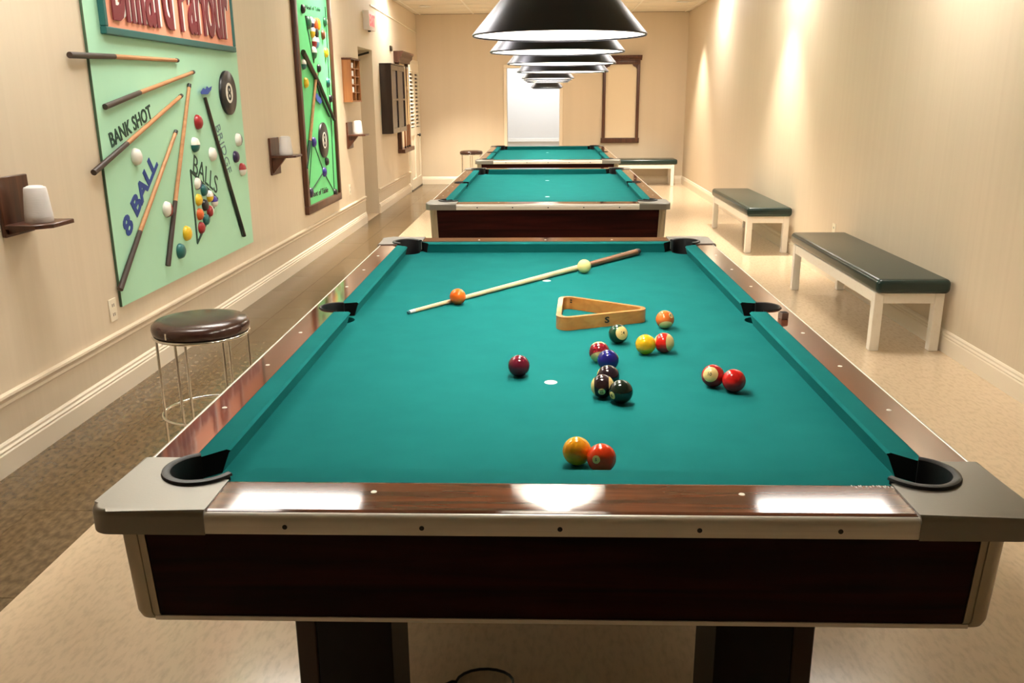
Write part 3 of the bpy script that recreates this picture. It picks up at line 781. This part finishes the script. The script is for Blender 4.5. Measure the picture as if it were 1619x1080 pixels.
# painted triangle with balls
def strip(root, nm, mt, P, w, x, closed=True):
    bm = bmesh.new(); n = len(P)
    for i in range(n if closed else n-1):
        a, b = onx(*P[i], x), onx(*P[(i+1) % n], x); d = (b-a).normalized(); s = Vector((0, -d.z, d.y))*w/2; a = a-d*w*.3; b = b+d*w*.3
        lo = [bm.verts.new(p) for p in (a-s, b-s, b+s, a+s)]; hi = [bm.verts.new(p+Vector((.004, 0, 0))) for p in (a-s, b-s, b+s, a+s)]
        bm.faces.new(hi)
        for k in range(4): j = (k+1) % 4; bm.faces.new((lo[k], lo[j], hi[j], hi[k]))
    return rel(fin(nm, bm, mt, root), root)
strip(mu, 'painted_triangle', 'ink_green', [(301, 270), (343.5, 314.5), (312, 384)], .016, XPF)
for zx, zy, c, c2, an in ((1198, 272, 'blue', 'white', 60), (1237, 312, 'teal', None, 0), (1205, 370, 'yellow', None, 0), (1272, 348, 'yellow', 'white', 0), (1300, 380, 'blue', 'white', 180), (1244, 402, 'pblack', None, 0), (1213, 458, 'orange', None, 0), (1274, 438, 'red', 'white', 270), (1250, 490, 'teal', None, 0), (1222, 540, 'red', None, 0)):
    dome(mu, zx/3.855, 220+zy/3.855, .038, c, c2, an)

# ------------------------------------------------------------------ the framed game board further along
gb = thing('framed_game_board', 'bright green painted game board in a dark wooden frame on the left wall', 'sign', (XL, 5.8, .44))
GY0, GY1, GZ0, GZ1 = 5.15, 6.47, .445, 2.52
XG = XL+.016; XGF = XG+.001
rel(boxo('board', 'board2_green', gb, XL+.002, XG, GY0+.03, GY1-.03, GZ0+.03, GZ1-.03), gb)
for (a, b, c, d) in ((GY0, GY1, GZ0, GZ0+.075), (GY0, GY1, GZ1-.075, GZ1), (GY0, GY0+.07, GZ0+.075, GZ1-.075), (GY1-.07, GY1, GZ0+.075, GZ1-.075)):
    rel(boxo('frame_bar', 'frame_wood', gb, XL+.001, XL+.042, a, b, c, d, .006, 2), gb)
def z7(x, y): return (450+x/6, y/6)
def z8(x, y): return (450+x/6, 160+y/6)
px_text('lettering', 'Foot of Table', 'ink_black', gb, z8(262, 914), z8(412, 862), z8(262, 858), XGF, .002, .01)
px_text('lettering', 'Head of Table', 'ink_green', gb, z7(198, 84), z7(338, 112), z7(198, 44), XGF, .002, .0)
strip(gb, 'painted_triangle', 'ink_black', [z7(195, 155), z7(320, 190), z7(275, 590)], .014, XGF)
for p, c, c2 in ((z7(220, 215), 'green', None), (z7(248, 222), 'purple', 'white'), (z7(285, 232), 'orange', None), (z7(308, 232), 'yellow', None), (z7(255, 300), 'yellow', 'white'), (z7(290, 315), 'pblack', None), (z7(272, 395), 'red', 'white'), (z7(296, 400), 'ltblue', 'white'), (z7(272, 500), 'green', 'white')):
    dome(gb, *p, .058, c, c2, 0, XGF, .03)
for p, c, c2, an in ((z7(375, 205), 'white', 'green', 90), (z7(357, 330), 'white', 'brown', 90), (z7(386, 500), 'yellow', None, 0), (z7(172, 610), 'white', 'teal', 180), (z7(195, 785), 'yellow', None, 0), (z7(405, 785), 'white', 'teal', 90), (z7(165, 85), 'pblack', None, 0), (z7(316, 648), 'pblack', None, 0), (z8(270, 388), 'blue', None, 0), (z8(370, 672), 'blue', None, 0), (z8(244, 868), 'purple', None, 0), (z8(474, 866), 'pblack', None, 0), (z8(393, 572), 'pblack', None, 0), (z7(428, 935), 'pblack', None, 0)):
    dome(gb, *p, .047 if c not in ('pblack',) else .040, c, c2, an, XGF, .03)
wall_cue(gb, z7(175, 492), z7(330, 800), z8(474, 186), .020, ('cue_black', 'cue_dark', None), xw=XGF)
wall_cue(gb, z8(203, 635), z8(240, 380), z7(302, 680), .016, ('cue_tan', 'ink_green', None), xw=XGF)
wall_cue(gb, z7(308, 795), z7(350, 940), z8(428, 150), .010, ('ink_green', 'ink_green', None), 'mounted_bridge', xw=XGF)
hd = [z7(a, b) for a, b in ((290, 900), (310, 880), (322, 910), (345, 930), (355, 965), (338, 990), (325, 970), (308, 960))]
bm = bmesh.new(); fa = [bm.verts.new(onx(u, v, XGF)) for u, v in hd]; ga = [bm.verts.new(onx(u, v, XGF+.014)) for u, v in hd]; bm.faces.new(fa[::-1]); bm.faces.new(ga)
for i in range(len(fa)): j = (i+1) % len(fa); bm.faces.new((fa[i], fa[j], ga[j], ga[i]))
rel(fin('bridge_head', bm, 'bridge_blue', gb), gb)
eight(gb, 510.3, 221.7, .170, XGF, .13)
strip(gb, 'painted_line', 'ink_green', [z8(272, 390), z8(370, 668), z8(244, 866)], .010, XGF, False)
strip(gb, 'painted_line', 'ink_green', [z8(370, 672), z8(474, 866)], .010, XGF, False)
strip(gb, 'painted_line', 'ink_green', [z8(258, 395), z8(230, 860)], .010, XGF, False)
strip(gb, 'painted_line', 'ink_green', [z7(383, 70), z7(432, 980), z8(470, 850)], .016, XGF, False)

# ------------------------------------------------------------------ chalk holders
def holder(label, y0, y1, zs, ztop, zbot, dep, lab2):
    dep -= .012
    yc = (y0+y1)/2
    t = thing('wall_shelf', label, 'wall shelf', (XL, yc, zbot), group='small wooden shelves on the left wall')
    hw = (y1-y0)/2
    boxo('back_plate', 'holder_wood', t, .001, .018, -hw, hw, 0, ztop-zbot, .003, 1)
    P = [(.018, -hw), (dep-.05, -hw), (dep, -hw+.05), (dep, hw), (.018, hw)]
    bm = bmesh.new(); prism(bm, P, zs-zbot-.018, zs-zbot, .003, 1); fin('shelf', bm, 'holder_wood', t, 40)
    bm = bmesh.new(); pr = [(.018, .01), (.018, zs-zbot-.018), (dep*.62, zs-zbot-.018)]
    A = [bm.verts.new((x, -hw+.02, z)) for x, z in pr]; B = [bm.verts.new((x, -hw+.05, z)) for x, z in pr]
    bm.faces.new(A); bm.faces.new(B[::-1])
    for i in range(3): j = (i+1) % 3; bm.faces.new((A[i], B[i], B[j], A[j]))
    fin('brace', bm, 'holder_wood', t)
    c = thing('chalk_cone', lab2, 'hand chalk', (XL+.105, yc, zs), group='white chalk cones on the wall shelves')
    bm = bmesh.new(); lathe(bm, [(0, 0), (.052, 0), (.055, .004), (.054, .03), (.049, .085), (.044, .136), (.041, .143), (.030, .146), (.020, .142), (0, .141)], 32); fin('cone', bm, 'chalk', c, 45)
    bm = bmesh.new(); lathe(bm, [(.016, .1445), (.026, .1495), (.033, .1470)], 28); fin('hollow_rim', bm, 'chalk', c, 45)
holder('dark wooden wall shelf holding white chalk, beside the mural with the sign', .685, .895, .992, 1.182, .940, .205, 'white cone of hand chalk on the shelf beside the mural with the sign')
holder('dark wooden wall shelf holding white chalk, between the mural and the framed board', 4.235, 4.47, 1.040, 1.178, .885, .215, 'white cone of hand chalk on the shelf between mural and framed board')
holder('dark wooden wall shelf holding white chalk, below the small brown box', 7.02, 7.28, 1.090, 1.222, .935, .215, 'white cone of hand chalk on the shelf below the small brown box')

# small brown box with shelves
bx = thing('wall_box', 'small brown wooden box with compartments hung on the left wall', 'wall box', (XL, 7.22, 1.455))
boxo('side_panel', 'box_wood', bx, .001, .10, -.235, -.215, 0, .43); boxo('side_panel', 'box_wood', bx, .001, .10, .215, .235, 0, .43)
boxo('top_panel', 'frame_wood', bx, .001, .108, -.242, .242, .43, .448); boxo('bottom_panel', 'box_wood', bx, .001, .105, -.24, .24, -.016, 0)
boxo('back_panel', 'frame_wood', bx, .001, .010, -.215, .215, 0, .43)
boxo('divider', 'box_wood', bx, .010, .095, -.012, .012, 0, .43)
for k in range(4):
    for (a, b) in ((-.215, -.012), (.012, .215)): boxo('shelf', 'box_wood', bx, .010, .092, a, b, .08+.085*k, .09+.085*k)
for k in range(4):
    bm = bmesh.new(); lathe(bm, [(0, 0), (.032, 0), (.032, .05), (.028, .055), (0, .055)], 16)
    o = fin('white_cup', bm, 'chalk', None, 45); o.location = (XL+.062, 7.22-.10, 1.455+.09+.085*k)
    tag(o, 'small white piece standing in a compartment of the brown wall box', 'cup', 'white pieces in the brown wall box')

# exit sign
ex = thing('exit_sign', 'white exit sign with red letters high on the left wall', 'exit sign', (XL, 8.46, 2.28))
boxo('housing', 'exit_body', ex, .001, .075, -.20, .20, 0, .22, .005, 2)
lettering('lettering', 'EXIT', 'exit_red', ex, (.0765, -.155, .045), (.0765, .155, .045), (.0765, -.155, .18), .001, .03)
boxo('test_button', 'dark_metal', ex, .02, .05, -.02, .02, -.015, 0)
bm = bmesh.new(); tube(bm, [(XL+.008, 8.72, 2.60), (XL+.008, 10.6, 2.57), (XL+.008, 12.69, 2.535)], .008, 8)
tag(fin('conduit', bm, 'plate', None, 50), 'thin cable conduit running along the top of the left wall', 'conduit')

# cue cabinet
cb = thing('cue_cabinet', 'dark brown wooden cabinet with two glossy doors hung on the left wall', 'cabinet', (XL, 9.76, 1.01))
boxo('body', 'cabinet_wood', cb, .001, .130, -.58, .58, .0, .90); boxo('crown', 'cabinet_wood', cb, .001, .165, -.595, .595, .90, .915, .003, 1)
for a, b in ((-.578, -.004), (.004, .578)):
    d = bmesh.new()
    for (y0, y1, z0, z1) in ((a, a+.085, .004, .896), (b-.085, b, .004, .896), (a+.085, b-.085, .004, .07), (a+.085, b-.085, .83, .896), (a+.085, b-.085, .435, .46)): box(d, .131, .155, y0, y1, z0, z1)
    dd = fin('door', d, 'cabinet_wood', cb); boxo('pane', 'cab_glass', dd, .133, .142, a+.085, b-.085, .07, .83)
tubeo('hook', 'dark_metal', cb, [(.10, .19+.016*math.sin(a), -.022-.020*math.cos(a)) for a in [k*2*PI/14 for k in range(12)]], .0035, 6)

# cue rack behind the cabinet
cr = thing('cue_rack', 'dark carved wooden cue rack with crown on the left wall beside the louvred door', 'cue rack', (XL, 10.86, .68))
boxo('side_post', 'frame_wood', cr, .001, .06, -.46, -.38, 0, 1.30, .004, 1); boxo('side_post', 'frame_wood', cr, .001, .06, .38, .46, 0, 1.30, .004, 1)
boxo('base_shelf', 'frame_wood', cr, .001, .11, -.48, .48, 0, .06, .004, 1)
bm = bmesh.new(); extr(bm, [(.001, 1.30), (.075, 1.30), (.08, 1.34), (.115, 1.37), (.12, 1.41), (.14, 1.43), (.14, 1.455), (.001, 1.455)], 1, -.52, .52); fin('crown', bm, 'frame_wood', cr)
boxo('clip_bar', 'frame_wood', cr, .001, .055, -.38, .38, .92, .97)
boxo('back_board', 'panel_cream', cr, .001, .008, -.38, .38, .06, 1.30)
for k, yy in enumerate((-.22, .0, .22)):
    c = make_cue('pool cue with dark butt standing upright in the carved cue rack', 1.20, 'pool cues in the cue rack')
    c.location = (XL+.075, 10.86+yy, .741+1.20); c.rotation_quaternion = (0, 1, 0, 0)
tag(boxo('wall_bracket', 'dark_metal', None, XL+.001, XL+.02, 10.02, 10.17, 2.12, 2.19, .004, 1), 'small dark bracket on the left wall above the cabinet', 'bracket')

# tall frame on the back wall
fr = thing('wall_frame', 'tall dark brown wooden frame with crown on the back wall', 'frame', (1.262, YB, .70))
for (a, b, c, d, nm) in ((-.315, -.262, .085, 1.30, 'side_bar'), (.262, .315, .085, 1.30, 'side_bar'), (-.33, .33, 0, .085, 'bottom_bar'), (-.315, .315, 1.30, 1.365, 'top_bar')):
    boxo(nm, 'frame_wood', fr, a, b, -.045, -.001, c, d, .005, 2)
bm = bmesh.new(); extr(bm, [(-.001, 1.365), (-.05, 1.365), (-.055, 1.39), (-.085, 1.41), (-.09, 1.445), (-.001, 1.445)], 0, -.34, .34); fin('crown', bm, 'frame_wood', fr)
for s in (1, -1):
    bm = bmesh.new(); A = [(s*.262, 1.30), (s*.262, 1.22), (s*.24, 1.255), (s*.20, 1.27), (s*.18, 1.30)]
    fa = [bm.verts.new((x, -.04, z)) for x, z in A]; ga = [bm.verts.new((x, -.01, z)) for x, z in A]; bm.faces.new(fa); bm.faces.new(ga[::-1])
    for i in range(5): j = (i+1) % 5; bm.faces.new((fa[i], fa[j], ga[j], ga[i]))
    fin('corner_bracket', bm, 'frame_wood', fr)
boxo('back_panel', 'panel_cream', fr, -.262, .262, -.008, -.001, .085, 1.30)

# outlets
def outlet(label, loc, s):
    t = thing('outlet', label, 'outlet', loc)
    boxo('cover_plate', 'plate', t, *sorted((s*.0005, s*.007)), -.036, .036, -.058, .058, .002, 1)
    for dz in (-.024, .024):
        for dy in (-.008, .008): boxo('slot', 'dark_metal', t, *sorted((s*.0068, s*.0075)), dy-.0025, dy+.0025, dz-.008, dz+.008)
outlet('cream electrical outlet at the lower corner of the mural', (XL, 1.478, .445), 1)
outlet('cream electrical outlet low on the wall past the framed game board', (XL, 7.03, .485), 1)
outlet('cream electrical outlet on the right wall between the benches', (XR, 4.46, .40), -1)
